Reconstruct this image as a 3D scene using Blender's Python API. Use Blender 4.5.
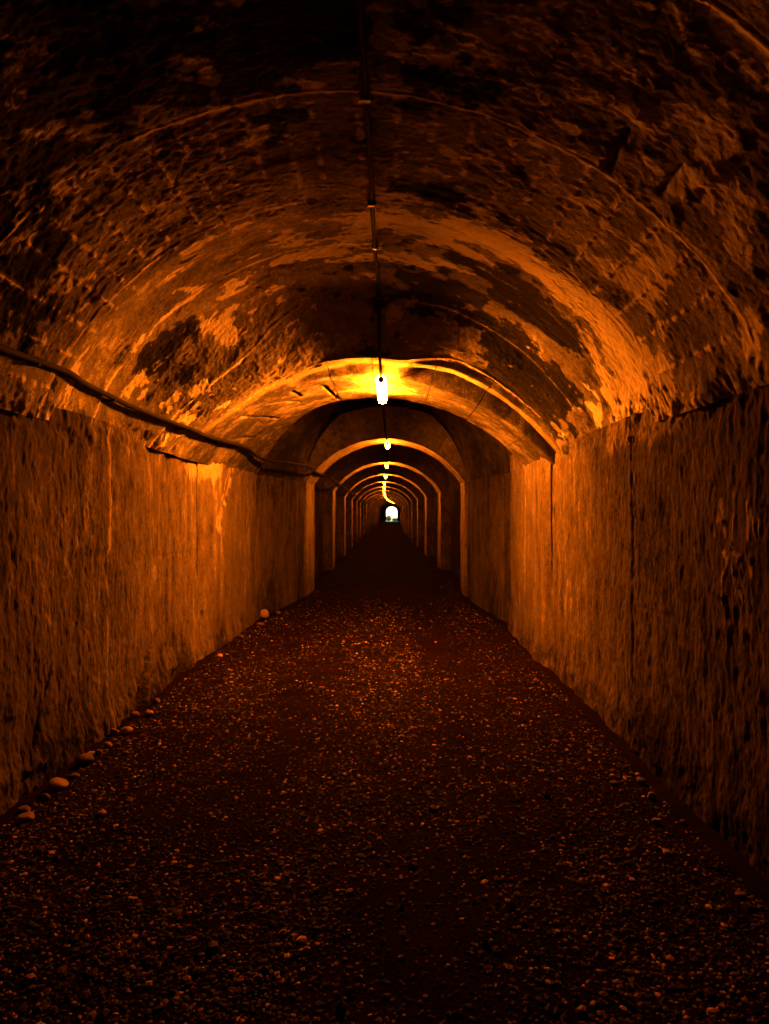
import bpy, math, random
import numpy as np
random.seed(7)
rng = np.random.default_rng(11)
for _o in list(bpy.data.objects):
    bpy.data.objects.remove(_o)
C = bpy.context.scene.collection
SC = bpy.context.scene

# ------------------------------------------------------------------ camera, world, sun, exposure
H = 1.6
cam_d = bpy.data.cameras.new('camera')
cam_d.sensor_fit = 'VERTICAL'
cam_d.sensor_height = 36.0
cam_d.lens = 36.0 * 700 / 1024
cam_d.clip_start = 0.05
cam_d.clip_end = 600
cam = bpy.data.objects.new('camera', cam_d)
C.objects.link(cam)
cam.location = (0, 0, H)
cam.rotation_euler = (math.radians(90.03), 0, math.atan(6.5 / 700))
SC.camera = cam

world = bpy.data.worlds.new('sky')
SC.world = world
world.use_nodes = True
wn = world.node_tree
wn.nodes.clear()
w_out = wn.nodes.new('ShaderNodeOutputWorld')
w_bg = wn.nodes.new('ShaderNodeBackground')
w_sky = wn.nodes.new('ShaderNodeTexSky')
w_sky.sky_type = 'NISHITA'
w_sky.sun_disc = False
w_sky.sun_elevation = math.radians(42)
w_sky.sun_rotation = math.radians(-30)
w_bg.inputs['Strength'].default_value = 32 * 0.6
wn.links.new(w_sky.outputs[0], w_bg.inputs['Color'])
wn.links.new(w_bg.outputs[0], w_out.inputs['Surface'])

sun_d = bpy.data.lights.new('sun', 'SUN')
sun_d.energy = 32 * 6.0
sun_d.angle = 0.01
sun_d.color = (1, 0.94, 0.82)
sun = bpy.data.objects.new('sun', sun_d)
C.objects.link(sun)
sun.rotation_euler = (math.radians(-48), 0, math.radians(-30))

SC.view_settings.view_transform = 'Standard'
SC.view_settings.look = 'None'
SC.view_settings.gamma = 1.0
SC.view_settings.use_curve_mapping = False
SC.view_settings.exposure = -5.0

LAMP_STRENGTH = 32 * 400.0        # the nearest tube burns brighter than the aged ones behind it
LAMP_STRENGTH_NEAR = 32 * 1500.0
LAMP_COLOR = (1.0, 0.17, 0.004)

# ------------------------------------------------------------------ noise
def _hash(ix, iy, seed):
    n = (ix * 374761393 + iy * 668265263 + seed * 974711) & 0xFFFFFFFF
    n = ((n ^ (n >> 13)) * 1274126177) & 0xFFFFFFFF
    n = (n ^ (n >> 16)) & 0xFFFFFFFF
    return n.astype(np.float64) / 4294967295.0

def vnoise(x, y, seed=0):
    x, y = np.broadcast_arrays(np.asarray(x, float), np.asarray(y, float))
    fx, fy = np.floor(x), np.floor(y)
    ix, iy = fx.astype(np.int64), fy.astype(np.int64)
    tx, ty = x - fx, y - fy
    tx = tx * tx * tx * (tx * (tx * 6 - 15) + 10)
    ty = ty * ty * ty * (ty * (ty * 6 - 15) + 10)
    a = _hash(ix, iy, seed); b = _hash(ix + 1, iy, seed)
    c = _hash(ix, iy + 1, seed); d = _hash(ix + 1, iy + 1, seed)
    return (a * (1 - tx) + b * tx) * (1 - ty) + (c * (1 - tx) + d * tx) * ty * 1.0

def fbm(x, y, oct=4, seed=0, gain=0.5):
    s = 0.0; a = 1.0; t = 0.0
    for k in range(oct):
        f = 2.0 ** k
        s = s + a * (vnoise(x * f + 13.7 * k, y * f - 7.3 * k, seed + k * 17) * 2 - 1)
        t += a; a *= gain
    return s / t

def ridged(x, y, oct=3, seed=0):
    s = 0.0; a = 1.0; t = 0.0
    for k in range(oct):
        f = 2.0 ** k
        s = s + a * (1 - np.abs(vnoise(x * f + 3.1 * k, y * f + 9.2 * k, seed + k * 29) * 2 - 1) * 2)
        t += a; a *= 0.5
    return s / t

def smooth(a, b, x):
    t = np.clip((np.asarray(x, float) - a) / (b - a), 0, 1)
    return t * t * (3 - 2 * t)

def bump(x, c, w):
    return np.exp(-((x - c) / w) ** 2)

# ------------------------------------------------------------------ materials
def new_mat(name):
    m = bpy.data.materials.new(name)
    m.use_nodes = True
    nt = m.node_tree
    return m, nt, nt.nodes['Principled BSDF']

def concrete_mat(name, scale=1.0, rough=0.72, bump_s=0.5, bump_d=0.02, bump_f=38, tint=(1, 1, 1), stretch=(1, 1, 1)):
    """bare stained concrete: per-vertex 'pale' value (soot, bare patches, painted light and shade) broken up by fine noise"""
    m, nt, b = new_mat(name)
    N, L = nt.nodes, nt.links
    tc = N.new('ShaderNodeTexCoord')
    mp = N.new('ShaderNodeMapping'); mp.inputs['Scale'].default_value = stretch
    L.new(tc.outputs['Object'], mp.inputs['Vector'])
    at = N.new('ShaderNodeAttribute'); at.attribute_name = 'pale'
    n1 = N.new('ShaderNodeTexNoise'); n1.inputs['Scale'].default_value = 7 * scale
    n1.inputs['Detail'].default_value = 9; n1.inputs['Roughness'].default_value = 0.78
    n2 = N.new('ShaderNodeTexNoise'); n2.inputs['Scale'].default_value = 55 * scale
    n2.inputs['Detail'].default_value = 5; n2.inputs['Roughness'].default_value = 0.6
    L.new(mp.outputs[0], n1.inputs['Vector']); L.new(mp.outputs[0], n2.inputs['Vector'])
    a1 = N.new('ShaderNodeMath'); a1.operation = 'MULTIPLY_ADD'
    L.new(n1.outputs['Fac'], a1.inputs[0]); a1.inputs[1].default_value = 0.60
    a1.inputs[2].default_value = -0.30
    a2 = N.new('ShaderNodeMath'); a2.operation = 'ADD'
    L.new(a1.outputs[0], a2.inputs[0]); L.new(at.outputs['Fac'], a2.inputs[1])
    a3 = N.new('ShaderNodeMath'); a3.operation = 'MULTIPLY_ADD'
    L.new(n2.outputs['Fac'], a3.inputs[0]); a3.inputs[1].default_value = 0.3
    L.new(a2.outputs[0], a3.inputs[2])
    a4 = N.new('ShaderNodeMath'); a4.operation = 'SUBTRACT'
    L.new(a3.outputs[0], a4.inputs[0]); a4.inputs[1].default_value = 0.15
    cr = N.new('ShaderNodeValToRGB')
    e = cr.color_ramp.elements
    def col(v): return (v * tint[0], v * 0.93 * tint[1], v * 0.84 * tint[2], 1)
    e[0].position = 0.22; e[0].color = col(0.012)
    e[1].position = 0.90; e[1].color = col(0.75)
    for p, v in ((0.38, 0.045), (0.47, 0.14), (0.60, 0.24), (0.68, 0.52)):
        q = e.new(p); q.color = col(v)
    L.new(a4.outputs[0], cr.inputs[0])
    L.new(cr.outputs[0], b.inputs['Base Color'])
    b.inputs['Roughness'].default_value = 1.0
    b.inputs['Specular IOR Level'].default_value = 0.02
    bp = N.new('ShaderNodeBump'); bp.inputs['Strength'].default_value = bump_s
    bp.inputs['Distance'].default_value = bump_d
    n3 = N.new('ShaderNodeTexNoise'); n3.inputs['Scale'].default_value = bump_f * scale
    n3.inputs['Detail'].default_value = 2.0; n3.inputs['Roughness'].default_value = 0.5
    L.new(mp.outputs[0], n3.inputs['Vector'])
    L.new(n3.outputs['Fac'], bp.inputs['Height'])
    L.new(bp.outputs[0], b.inputs['Normal'])
    return m

M_VAULT = concrete_mat('vault_concrete', bump_s=1.0, bump_d=0.010, bump_f=24)
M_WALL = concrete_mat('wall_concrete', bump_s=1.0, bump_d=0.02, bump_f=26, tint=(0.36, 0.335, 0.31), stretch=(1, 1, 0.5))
M_RIB = concrete_mat('rib_concrete', bump_s=0.35)

def ground_mat():
    m, nt, b = new_mat('packed_earth')
    N, L = nt.nodes, nt.links
    tc = N.new('ShaderNodeTexCoord')
    n1 = N.new('ShaderNodeTexNoise'); n1.inputs['Scale'].default_value = 3; n1.inputs['Detail'].default_value = 8
    n2 = N.new('ShaderNodeTexNoise'); n2.inputs['Scale'].default_value = 90; n2.inputs['Detail'].default_value = 4
    for n in (n1, n2): L.new(tc.outputs['Object'], n.inputs['Vector'])
    mx = N.new('ShaderNodeMath'); mx.operation = 'MULTIPLY'
    L.new(n1.outputs['Fac'], mx.inputs[0]); L.new(n2.outputs['Fac'], mx.inputs[1])
    cr = N.new('ShaderNodeValToRGB')
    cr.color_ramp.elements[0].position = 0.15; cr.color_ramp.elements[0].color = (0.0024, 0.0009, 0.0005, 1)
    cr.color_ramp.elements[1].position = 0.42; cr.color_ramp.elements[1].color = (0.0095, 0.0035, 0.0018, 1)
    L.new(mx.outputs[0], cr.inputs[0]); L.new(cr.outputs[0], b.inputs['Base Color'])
    b.inputs['Roughness'].default_value = 1.0
    b.inputs['Specular IOR Level'].default_value = 0.02
    bp = N.new('ShaderNodeBump'); bp.inputs['Strength'].default_value = 0.8; bp.inputs['Distance'].default_value = 0.01
    L.new(n2.outputs['Fac'], bp.inputs['Height']); L.new(bp.outputs[0], b.inputs['Normal'])
    return m

def stone_mat(name, attr=True, base=(0.22, 0.16, 0.11)):
    m, nt, b = new_mat(name)
    N, L = nt.nodes, nt.links
    tc = N.new('ShaderNodeTexCoord')
    n = N.new('ShaderNodeTexNoise'); n.inputs['Scale'].default_value = 60; n.inputs['Detail'].default_value = 5
    L.new(tc.outputs['Object'], n.inputs['Vector'])
    hs = N.new('ShaderNodeMix'); hs.data_type = 'RGBA'; hs.blend_type = 'MULTIPLY'; hs.inputs[0].default_value = 0.7
    if attr:
        at = N.new('ShaderNodeAttribute'); at.attribute_name = 'tone'
        L.new(at.outputs['Color'], hs.inputs[6])
    else:
        hs.inputs[6].default_value = (*base, 1)
    cr = N.new('ShaderNodeValToRGB')
    cr.color_ramp.elements[0].position = 0.3; cr.color_ramp.elements[0].color = (0.45, 0.42, 0.4, 1)
    cr.color_ramp.elements[1].position = 0.7; cr.color_ramp.elements[1].color = (1, 1, 1, 1)
    L.new(n.outputs['Fac'], cr.inputs[0]); L.new(cr.outputs[0], hs.inputs[7])
    L.new(hs.outputs[2], b.inputs['Base Color'])
    b.inputs['Roughness'].default_value = 0.8
    b.inputs['Specular IOR Level'].default_value = 0.15
    return m

def plain_mat(name, color, rough=0.6, metal=0.0, noise=0.3, spec=0.4):
    m, nt, b = new_mat(name)
    N, L = nt.nodes, nt.links
    tc = N.new('ShaderNodeTexCoord')
    n = N.new('ShaderNodeTexNoise'); n.inputs['Scale'].default_value = 20; n.inputs['Detail'].default_value = 5
    L.new(tc.outputs['Object'], n.inputs['Vector'])
    cr = N.new('ShaderNodeValToRGB')
    cr.color_ramp.elements[0].position = 0.3
    cr.color_ramp.elements[0].color = (*[c * (1 - noise) for c in color], 1)
    cr.color_ramp.elements[1].position = 0.7
    cr.color_ramp.elements[1].color = (*color, 1)
    L.new(n.outputs['Fac'], cr.inputs[0]); L.new(cr.outputs[0], b.inputs['Base Color'])
    b.inputs['Roughness'].default_value = rough
    b.inputs['Metallic'].default_value = metal
    b.inputs['Specular IOR Level'].default_value = spec
    return m

M_GROUND = ground_mat()
M_GRAVEL = stone_mat('gravel_stone')
M_COBBLE = stone_mat('cobble_stone', False, (0.24, 0.17, 0.12))
M_COBBLE_DARK = stone_mat('dark_cobble_stone', False, (0.10, 0.065, 0.045))
M_CABLE = plain_mat('black_rubber', (0.004, 0.004, 0.004), 0.8, spec=0.08)
M_METAL = plain_mat('galvanised_metal', (0.28, 0.27, 0.26), 0.5, 0.7)
M_GREYPAINT = plain_mat('grey_fixture_paint', (0.10, 0.10, 0.10), 0.5)
M_SHELL = plain_mat('shell_brown', (0.12, 0.11, 0.09), 0.9)
M_GRASS = plain_mat('grass_ground', (0.20, 0.28, 0.06), 0.9)
M_LEAF = plain_mat('leaf_green', (0.16, 0.26, 0.04), 0.7)
M_BARK = plain_mat('bark', (0.10, 0.07, 0.05), 0.9)
M_DRY = plain_mat('dry_gold_leaf', (0.45, 0.32, 0.07), 0.8)

M_LAMP, _nt, _b = new_mat('sodium_tube')
_b.inputs['Base Color'].default_value = (0.9, 0.8, 0.6, 1)
_b.inputs['Emission Color'].default_value = (*LAMP_COLOR, 1)
_b.inputs['Emission Strength'].default_value = LAMP_STRENGTH

M_LAMP.cycles.emission_sampling = 'FRONT'
M_LAMP_NEAR = M_LAMP.copy(); M_LAMP_NEAR.name = 'sodium_tube_new'
M_LAMP_NEAR.node_tree.nodes['Principled BSDF'].inputs['Emission Strength'].default_value = LAMP_STRENGTH_NEAR

# ------------------------------------------------------------------ object helpers
def tag(o, label=None, cat=None, group=None, kind=None):
    if label: o['label'] = label
    if cat: o['category'] = cat
    if group: o['group'] = group
    if kind: o['kind'] = kind
    return o

def empty(name, loc=(0, 0, 0), parent=None):
    o = bpy.data.objects.new(name, None)
    o.empty_display_size = 0.2
    o.location = loc
    C.objects.link(o)
    if parent: o.parent = parent
    return o

def mesh_obj(name, verts, faces, mat, parent=None, shade=True, attrs=None, flat_from=None):
    me = bpy.data.meshes.new(name)
    verts = np.asarray(verts, np.float32)
    if isinstance(faces, np.ndarray):
        nf, k = faces.shape
        me.vertices.add(len(verts)); me.vertices.foreach_set('co', verts.ravel())
        me.loops.add(nf * k); me.loops.foreach_set('vertex_index', faces.astype(np.int32).ravel())
        me.polygons.add(nf)
        me.polygons.foreach_set('loop_start', np.arange(0, nf * k, k, dtype=np.int32))
        me.polygons.foreach_set('loop_total', np.full(nf, k, np.int32))
        me.update(calc_edges=True)
    else:
        me.from_pydata([tuple(map(float, v)) for v in verts], [], faces)
    me.polygons.foreach_set('use_smooth', np.full(len(me.polygons), bool(shade)))
    for an, (ty, data) in (attrs or {}).items():
        a = me.attributes.new(an, ty, 'POINT')
        a.data.foreach_set('value' if ty == 'FLOAT' else 'color', np.asarray(data, np.float32).ravel())
    me.materials.append(mat)
    me.validate()
    o = bpy.data.objects.new(name, me)
    C.objects.link(o)
    if parent: o.parent = parent
    return o

def grid_obj(name, parent, us, vs, fn, mat, skirt=0.25):
    """fn(U, V) -> position (N,3), inward normal (N,3), displacement, pale.  Sheet plus a skirt that gives it thickness."""
    U, V = np.meshgrid(us, vs, indexing='ij')
    P, Nn, D, pale = fn(U.ravel(), V.ravel())
    P = P + Nn * D[:, None]
    nu, nv = len(us), len(vs)
    idx = np.arange(nu * nv).reshape(nu, nv)
    f = np.stack([idx[:-1, :-1], idx[1:, :-1], idx[1:, 1:], idx[:-1, 1:]], -1).reshape(-1, 4)
    # face orientation towards the inside of the tunnel
    a = np.cross(P[f[0, 1]] - P[f[0, 0]], P[f[0, 3]] - P[f[0, 0]])
    if np.dot(a, Nn[f[0, 0]]) < 0: f = f[:, ::-1]
    verts = [P]; faces = [f]; pl = [pale]; base = nu * nv
    for line in (idx[0, :], idx[-1, :], idx[:, 0], idx[:, -1]):
        top = P[line]; bot = top - Nn[line] * (skirt + D[line])[:, None]
        n = len(line)
        verts += [top, bot]; pl += [pale[line], pale[line]]
        i = np.arange(n - 1)
        faces.append(np.stack([base + i, base + i + 1, base + n + i + 1, base + n + i], -1))
        base += 2 * n
    return mesh_obj(name, np.concatenate(verts), np.concatenate(faces), mat, parent,
                    attrs={'pale': ('FLOAT', np.concatenate(pl))})

def tube_obj(name, pts, r, mat, parent=None, seg=8):
    pts = np.asarray(pts, float)
    t = np.gradient(pts, axis=0)
    t /= np.linalg.norm(t, axis=1)[:, None]
    up = np.array([0, 0, 1.0])
    s = np.cross(t, up); s /= np.linalg.norm(s, axis=1)[:, None]
    u = np.cross(s, t)
    a = np.linspace(0, 2 * math.pi, seg, endpoint=False)
    rr = np.broadcast_to(np.asarray(r, float), (len(pts),))
    v = pts[:, None, :] + rr[:, None, None] * (np.cos(a)[None, :, None] * s[:, None, :] + np.sin(a)[None, :, None] * u[:, None, :])
    n = len(pts)
    fs = []
    for i in range(n - 1):
        for k in range(seg):
            k2 = (k + 1) % seg
            fs.append((i * seg + k, i * seg + k2, (i + 1) * seg + k2, (i + 1) * seg + k))
    fs.append(tuple(range(seg - 1, -1, -1))); fs.append(tuple((n - 1) * seg + k for k in range(seg)))
    return mesh_obj(name, v.reshape(-1, 3), fs, mat, parent)

def box_data(x0, x1, y0, y1, z0, z1, bev=0.0):
    v = [(x, y, z) for x in (x0, x1) for y in (y0, y1) for z in (z0, z1)]
    f = [(0, 1, 3, 2), (4, 6, 7, 5), (0, 4, 5, 1), (2, 3, 7, 6), (0, 2, 6, 4), (1, 5, 7, 3)]
    return v, f

# ------------------------------------------------------------------ tunnel dimensions
XC = -0.232          # tunnel centre line, near the camera
ZS = 2.18            # springing height
W0, CR0 = 1.93, 3.49         # near bay: half width, crown
W1, CR1 = 1.87, 3.018         # rib
W1B = 1.52                   # later ribs are narrower
W2, CR2 = 1.80, 3.80         # later bays, set back between the ribs
RIB0, RIBL, PER, NRIB = 6.8, 1.85, 6.2, 19
LAMP0 = 7.70
END = 124.0
TOP = 0.10
TRIM = 0.11          # the vault steps up by this much past its second joint

_axd = [-20, 8.5, 12, 15, 21.5, 28, 35, 41, 48, 60, 80, 100, 115, 135]
_axv = [0, 0, .08, .17, .09, 0, -.09, -.16, -.22, -.26, -.18, .02, .22, .34]
def ax(d): return np.interp(d, _axd, _axv)

def arc_par(w, crown, zs=ZS):
    rise = crown - zs
    R = (w * w + rise * rise) / (2 * rise)
    return R, crown - R, math.asin(min(1, w / R)) if crown - R <= zs else math.pi - math.asin(w / R)

def vault_fn(w, crown, disp, pale, warp=None, narrow=None):
    R, zc, th = arc_par(w, crown)
    def fn(T, Dd):      # T in degrees from the crown, positive to the right
        a = np.radians(T)
        if warp: Dd = Dd + warp(T, Dd)
        P = np.stack([XC + ax(Dd) + R * np.sin(a) * (narrow(Dd) if narrow else 1), Dd, zc + R * np.cos(a)], -1)
        N = np.stack([-np.sin(a), np.zeros_like(a), -np.cos(a)], -1)
        return P, N, disp(T, Dd), pale(T, Dd)
    return fn, math.degrees(th)

def wall_fn(side, w, disp, pale):
    def fn(Dd, Z):
        P = np.stack([XC + ax(Dd) + side * w + 0 * Z, Dd, Z], -1)
        N = np.stack([-side + 0 * Z, 0 * Z, 0 * Z], -1)
        return P, N, disp(Dd, Z), pale(Dd, Z)
    return fn

# ------------------------------------------------------------------ relief and stain functions
JOINTS = [2.10, 3.12, 4.20, 5.18, 6.22]
PLANKS_B = [-69, -63, -56.5, -51, -45.5, -41, -36, -31, -25.5, -21.5, -17.2, -12.8, -8, -4, 2.2, 7.2, 12, 17.3, 22.7, 27.4, 33, 38.5, 44, 49.5, 55, 61, 69]
PLANKS_A = [-69, -52, -40, -27, -18, -9, 2.5, 14, 24, 34.6, 45, 56, 69]

R0, ZC0, _t = arc_par(W0, CR0)
R1, ZC1, TH1 = arc_par(W1, CR1)
TH1 = math.degrees(TH1)
def rib_drop(T):
    """how far the nearest rib's soffit stands in from the near vault"""
    a = np.radians(T)
    px, pz = R1 * np.sin(a), ZC1 + R1 * np.cos(a) - ZC0
    bq = px * np.sin(a) + pz * np.cos(a)
    return np.maximum(0, -bq + np.sqrt(np.maximum(0, bq * bq - (px * px + pz * pz - R0 * R0)))) - 0.004 + TRIM

def vault_to_rib(T):
    """the same gap measured from the near vault"""
    a = np.radians(T)
    px, pz = R0 * np.sin(a), ZC0 + R0 * np.cos(a) - ZC1
    bq = px * np.sin(a) + pz * np.cos(a)
    return np.maximum(0, bq - np.sqrt(np.maximum(0, bq * bq - (px * px + pz * pz - R1 * R1)))) + TRIM

def vault_disp(T, D):
    s = np.radians(T) * 2.07
    rough = smooth(-0.25, 0.5, fbm(s * 1.1, D * 1.1, 3, 51))
    # past the second joint the vault was trimmed back: it rises over half a metre
    h = 0.010 * fbm(s * 1.3, D * 0.9, 3, 3) - TRIM * smooth(4.20, 4.90, D) + (0.002 + 0.0065 * rough) * fbm(s * 11, D * 11, 5, 5, 0.65)
    h = h + 0.004 * fbm(s * 40, D * 40, 2, 9, 0.6) * (0.4 + rough)
    h = h + 0.007 * np.abs(fbm(s * 15, D * 15, 3, 15, 0.6)) * smooth(4.9, 5.6, D)
    # flaked plaster: raised plates with sharp edges
    fl = fbm(s * 2.6, D * 3.4, 6, 77, 0.62)
    h = h + 0.005 * smooth(0.02, 0.05, fl) + 0.004 * smooth(0.22, 0.25, fl)
    # every ring was cast against the one before: a small bevelled step down at each joint
    prev = DN0
    for j, dj in enumerate(JOINTS):
        wob = dj + 0.03 * fbm(s * 1.6, s * 0 + j, 4, 21 + j, 0.6)
        amp = 0.022 * (0.25 + 0.75 * smooth(-0.35, 0.25, fbm(s * 1.7, s * 0 + 5 * j, 3, 41 + j)))
        up = smooth(prev + 0.05, dj - 0.05, D)
        h = h + amp * up * (1 - smooth(-0.020, 0.022, D - wob))
        h = h - 0.005 * bump(D, wob - 0.032, 0.010)
        prev = dj
    mB = (D > 3.1) & (D < 5.6)
    for p in PLANKS_B:
        sp = math.radians(p) * 2.07
        dots = smooth(-0.1, 0.35, fbm(s * 6 + p, D * 22, 3, 61))
        fade = smooth(3.10, 3.16, D) * (1 - smooth(4.1, 4.6, D)) + 0.25 * smooth(4.2, 4.4, D) * (1 - smooth(5.1, 5.5, D))
        h = h + 0.009 * bump(s, sp, 0.013) * dots * fade
    for p in PLANKS_A:
        sp = math.radians(p) * 2.07
        dots = smooth(-0.2, 0.3, fbm(s * 9 + p, D * 14, 3, 63))
        h = h + 0.018 * bump(s, sp + 0.02 * fbm(D * 5, D * 0, 2, 8), 0.035) * dots * (1 - smooth(3.04, 3.12, D)) * (0.4 + 0.6 * smooth(10, 30, T))
    # towards the first rib the haunches swell in to meet it
    h = h + vault_to_rib(T) * smooth(0, 1, (D - (6.0 - 0.7 * smooth(-10, -45, T))) / (0.93 + 0.6 * smooth(-10, -45, T))) * (0.85 + 0.15 * smooth(-6, -46, T) - 0.25 * smooth(9, 30, T))
    # broken slot in the right haunch
    sl = np.radians(34.7) * 2.07
    h = h - 0.05 * bump(s, sl + 0.06 * (D - 2.95), 0.018) * smooth(2.74, 2.80, D) * (1 - smooth(3.06, 3.1, D))
    sl = np.radians(41.5) * 2.07
    h = h - 0.03 * bump(s, sl, 0.014) * smooth(2.72, 2.78, D) * (1 - smooth(2.96, 3.0, D))
    # ragged foot of the vault
    foot = smooth(61, 68, np.abs(T))
    h = h + foot * (0.02 + 0.05 * fbm(s * 5, D * 6, 4, 91, 0.6))
    clump = smooth(60, 64, T) * smooth(3.9, 4.3, D) * (1 - smooth(5.3, 5.9, D))
    h = h + clump * 0.035 * np.abs(fbm(s * 9, D * 16, 3, 93, 0.6))
    return h

def blob(T, D, t, d, rt, rd):
    return np.exp(-(((T - t) / rt) ** 2 + ((D - d) / rd) ** 2))

def vault_pale(T, D):
    s = np.radians(T) * 2.07
    v = 0.56 - 0.06 * smooth(4.9, 5.6, D) + 0.14 * fbm(s * 1.5, D * 2.2, 4, 31) + 0.06 * fbm(s * 8, D * 8, 3, 33)
    # crisp peeled patches
    edge = fbm(s * 4.0, D * 6.0, 6, 35, 0.62)
    peel = 0.75 * blob(T, D, 8, 4.75, 12, 0.28) + 0.9 * blob(T, D, 22, 4.5, 13, 0.25) + 0.95 * blob(T, D, 36, 4.45, 12, 0.3)
    peel = peel + 0.55 * blob(T, D, 50, 4.6, 10, 0.55) + 0.8 * blob(T, D, 60, 4.9, 8, 0.7) + 0.8 * blob(T, D, 8.5, 4.14, 5, 0.06)
    peel = peel + 0.6 * blob(T, D, -4, 5.35, 10, 0.3) + 0.28 * blob(T, D, -23, 5.9, 12, 0.5) + 0.25 * blob(T, D, -40, 5.7, 12, 0.5)
    peel = peel + 0.5 * blob(T, D, 12, 5.3, 8, 0.2) + 0.6 * blob(T, D, 48.2, 3.5, 2.0, 0.22)
    peel = peel + 0.55 * blob(T, D, 25, 2.7, 10, 0.28) + 0.45 * blob(T, D, 45, 2.8, 14, 0.5)
    v = v + 0.34 * smooth(0.36, 0.43, peel + 1.05 * edge)
    soot = 0.9 * blob(T, D, 16, 5.15, 10, 0.2) + 1.0 * blob(T, D, 38, 5.2, 12, 0.32) + 1.0 * blob(T, D, 48, 6.8, 14, 0.9)
    soot = soot + 0.55 * blob(T, D, 22, 5.95, 14, 0.45) + 0.7 * blob(T, D, -49, 5.6, 8, 0.3) + 0.5 * blob(T, D, 3, 6.9, 12, 0.3)
    soot = soot + 0.8 * blob(T, D, -8, 2.7, 14, 0.35) + 0.7 * blob(T, D, -40, 2.6, 18, 0.6) + 0.8 * blob(T, D, 14, 2.9, 7, 0.25)
    soot = soot + 0.8 * blob(T, D, 15, 4.02, 14, 0.10) + 0.5 * blob(T, D, -55, 3.4, 10, 0.5)
    v = v - 0.27 * smooth(0.34, 0.46, soot + 0.8 * fbm(s * 3.5, D * 4.0, 6, 37, 0.62))
    for j, dj in enumerate(JOINTS):       # highlight of the lit joint edges, painted pale
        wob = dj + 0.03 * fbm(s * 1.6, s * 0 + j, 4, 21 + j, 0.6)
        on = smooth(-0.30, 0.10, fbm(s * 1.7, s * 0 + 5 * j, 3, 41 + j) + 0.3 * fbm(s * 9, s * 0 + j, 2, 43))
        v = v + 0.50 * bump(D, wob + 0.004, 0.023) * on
    for p in PLANKS_B:
        sp = math.radians(p) * 2.07
        dots = smooth(-0.25, 0.2, fbm(s * 6 + p, D * 22, 3, 61))
        v = v + 0.55 * bump(s, sp, 0.012) * dots * smooth(3.10, 3.16, D) * (1 - smooth(4.1, 4.5, D))  # glints on the board ridges, painted as pale dots
    clump = smooth(61, 65, T) * smooth(3.9, 4.3, D) * (1 - smooth(5.3, 5.9, D))
    v = v + 0.3 * clump
    return np.clip(v, 0, 1)

def far_vault_disp(T, D):
    s = np.radians(T) * 2.07
    return 0.012 * fbm(s * 2.5, D * 2.5, 4, 103)

def far_vault_pale(T, D):
    s = np.radians(T) * 2.07
    return 0.27 + 0.14 * fbm(s * 1.7, D * 1.7, 4, 105) + 0.05 * fbm(s * 9, D * 4, 3, 107)  # low base tone paints the unlit look of the vault between ribs

def seg_dist(x, y, x0, y0, x1, y1):
    dx, dy = x1 - x0, y1 - y0
    t = np.clip(((x - x0) * dx + (y - y0) * dy) / (dx * dx + dy * dy), 0, 1)
    return np.hypot(x - x0 - t * dx, y - y0 - t * dy), t

# scratched letters on the right wall: (distance, height) strokes
def letters():
    S = []
    def L(d0, z0, d1, z1): S.append((d0, z0, d1, z1))
    # first line  A I N
    L(3.66, 1.48, 3.60, 1.66); L(3.60, 1.66, 3.54, 1.48); L(3.63, 1.56, 3.57, 1.56)
    L(3.45, 1.47, 3.455, 1.68)
    L(3.32, 1.48, 3.315, 1.65); L(3.31, 1.65, 3.24, 1.46); L(3.23, 1.50, 3.205, 1.66)
    # second line  P R L
    L(3.565, 1.13, 3.57, 1.40); L(3.57, 1.40, 3.51, 1.36); L(3.51, 1.36, 3.56, 1.27)
    L(3.46, 1.20, 3.465, 1.42); L(3.465, 1.42, 3.40, 1.38); L(3.40, 1.38, 3.45, 1.30); L(3.45, 1.30, 3.38, 1.17)
    L(3.30, 1.40, 3.295, 1.17); L(3.295, 1.17, 3.23, 1.15)
    return S
LETTERS = letters()

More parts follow.
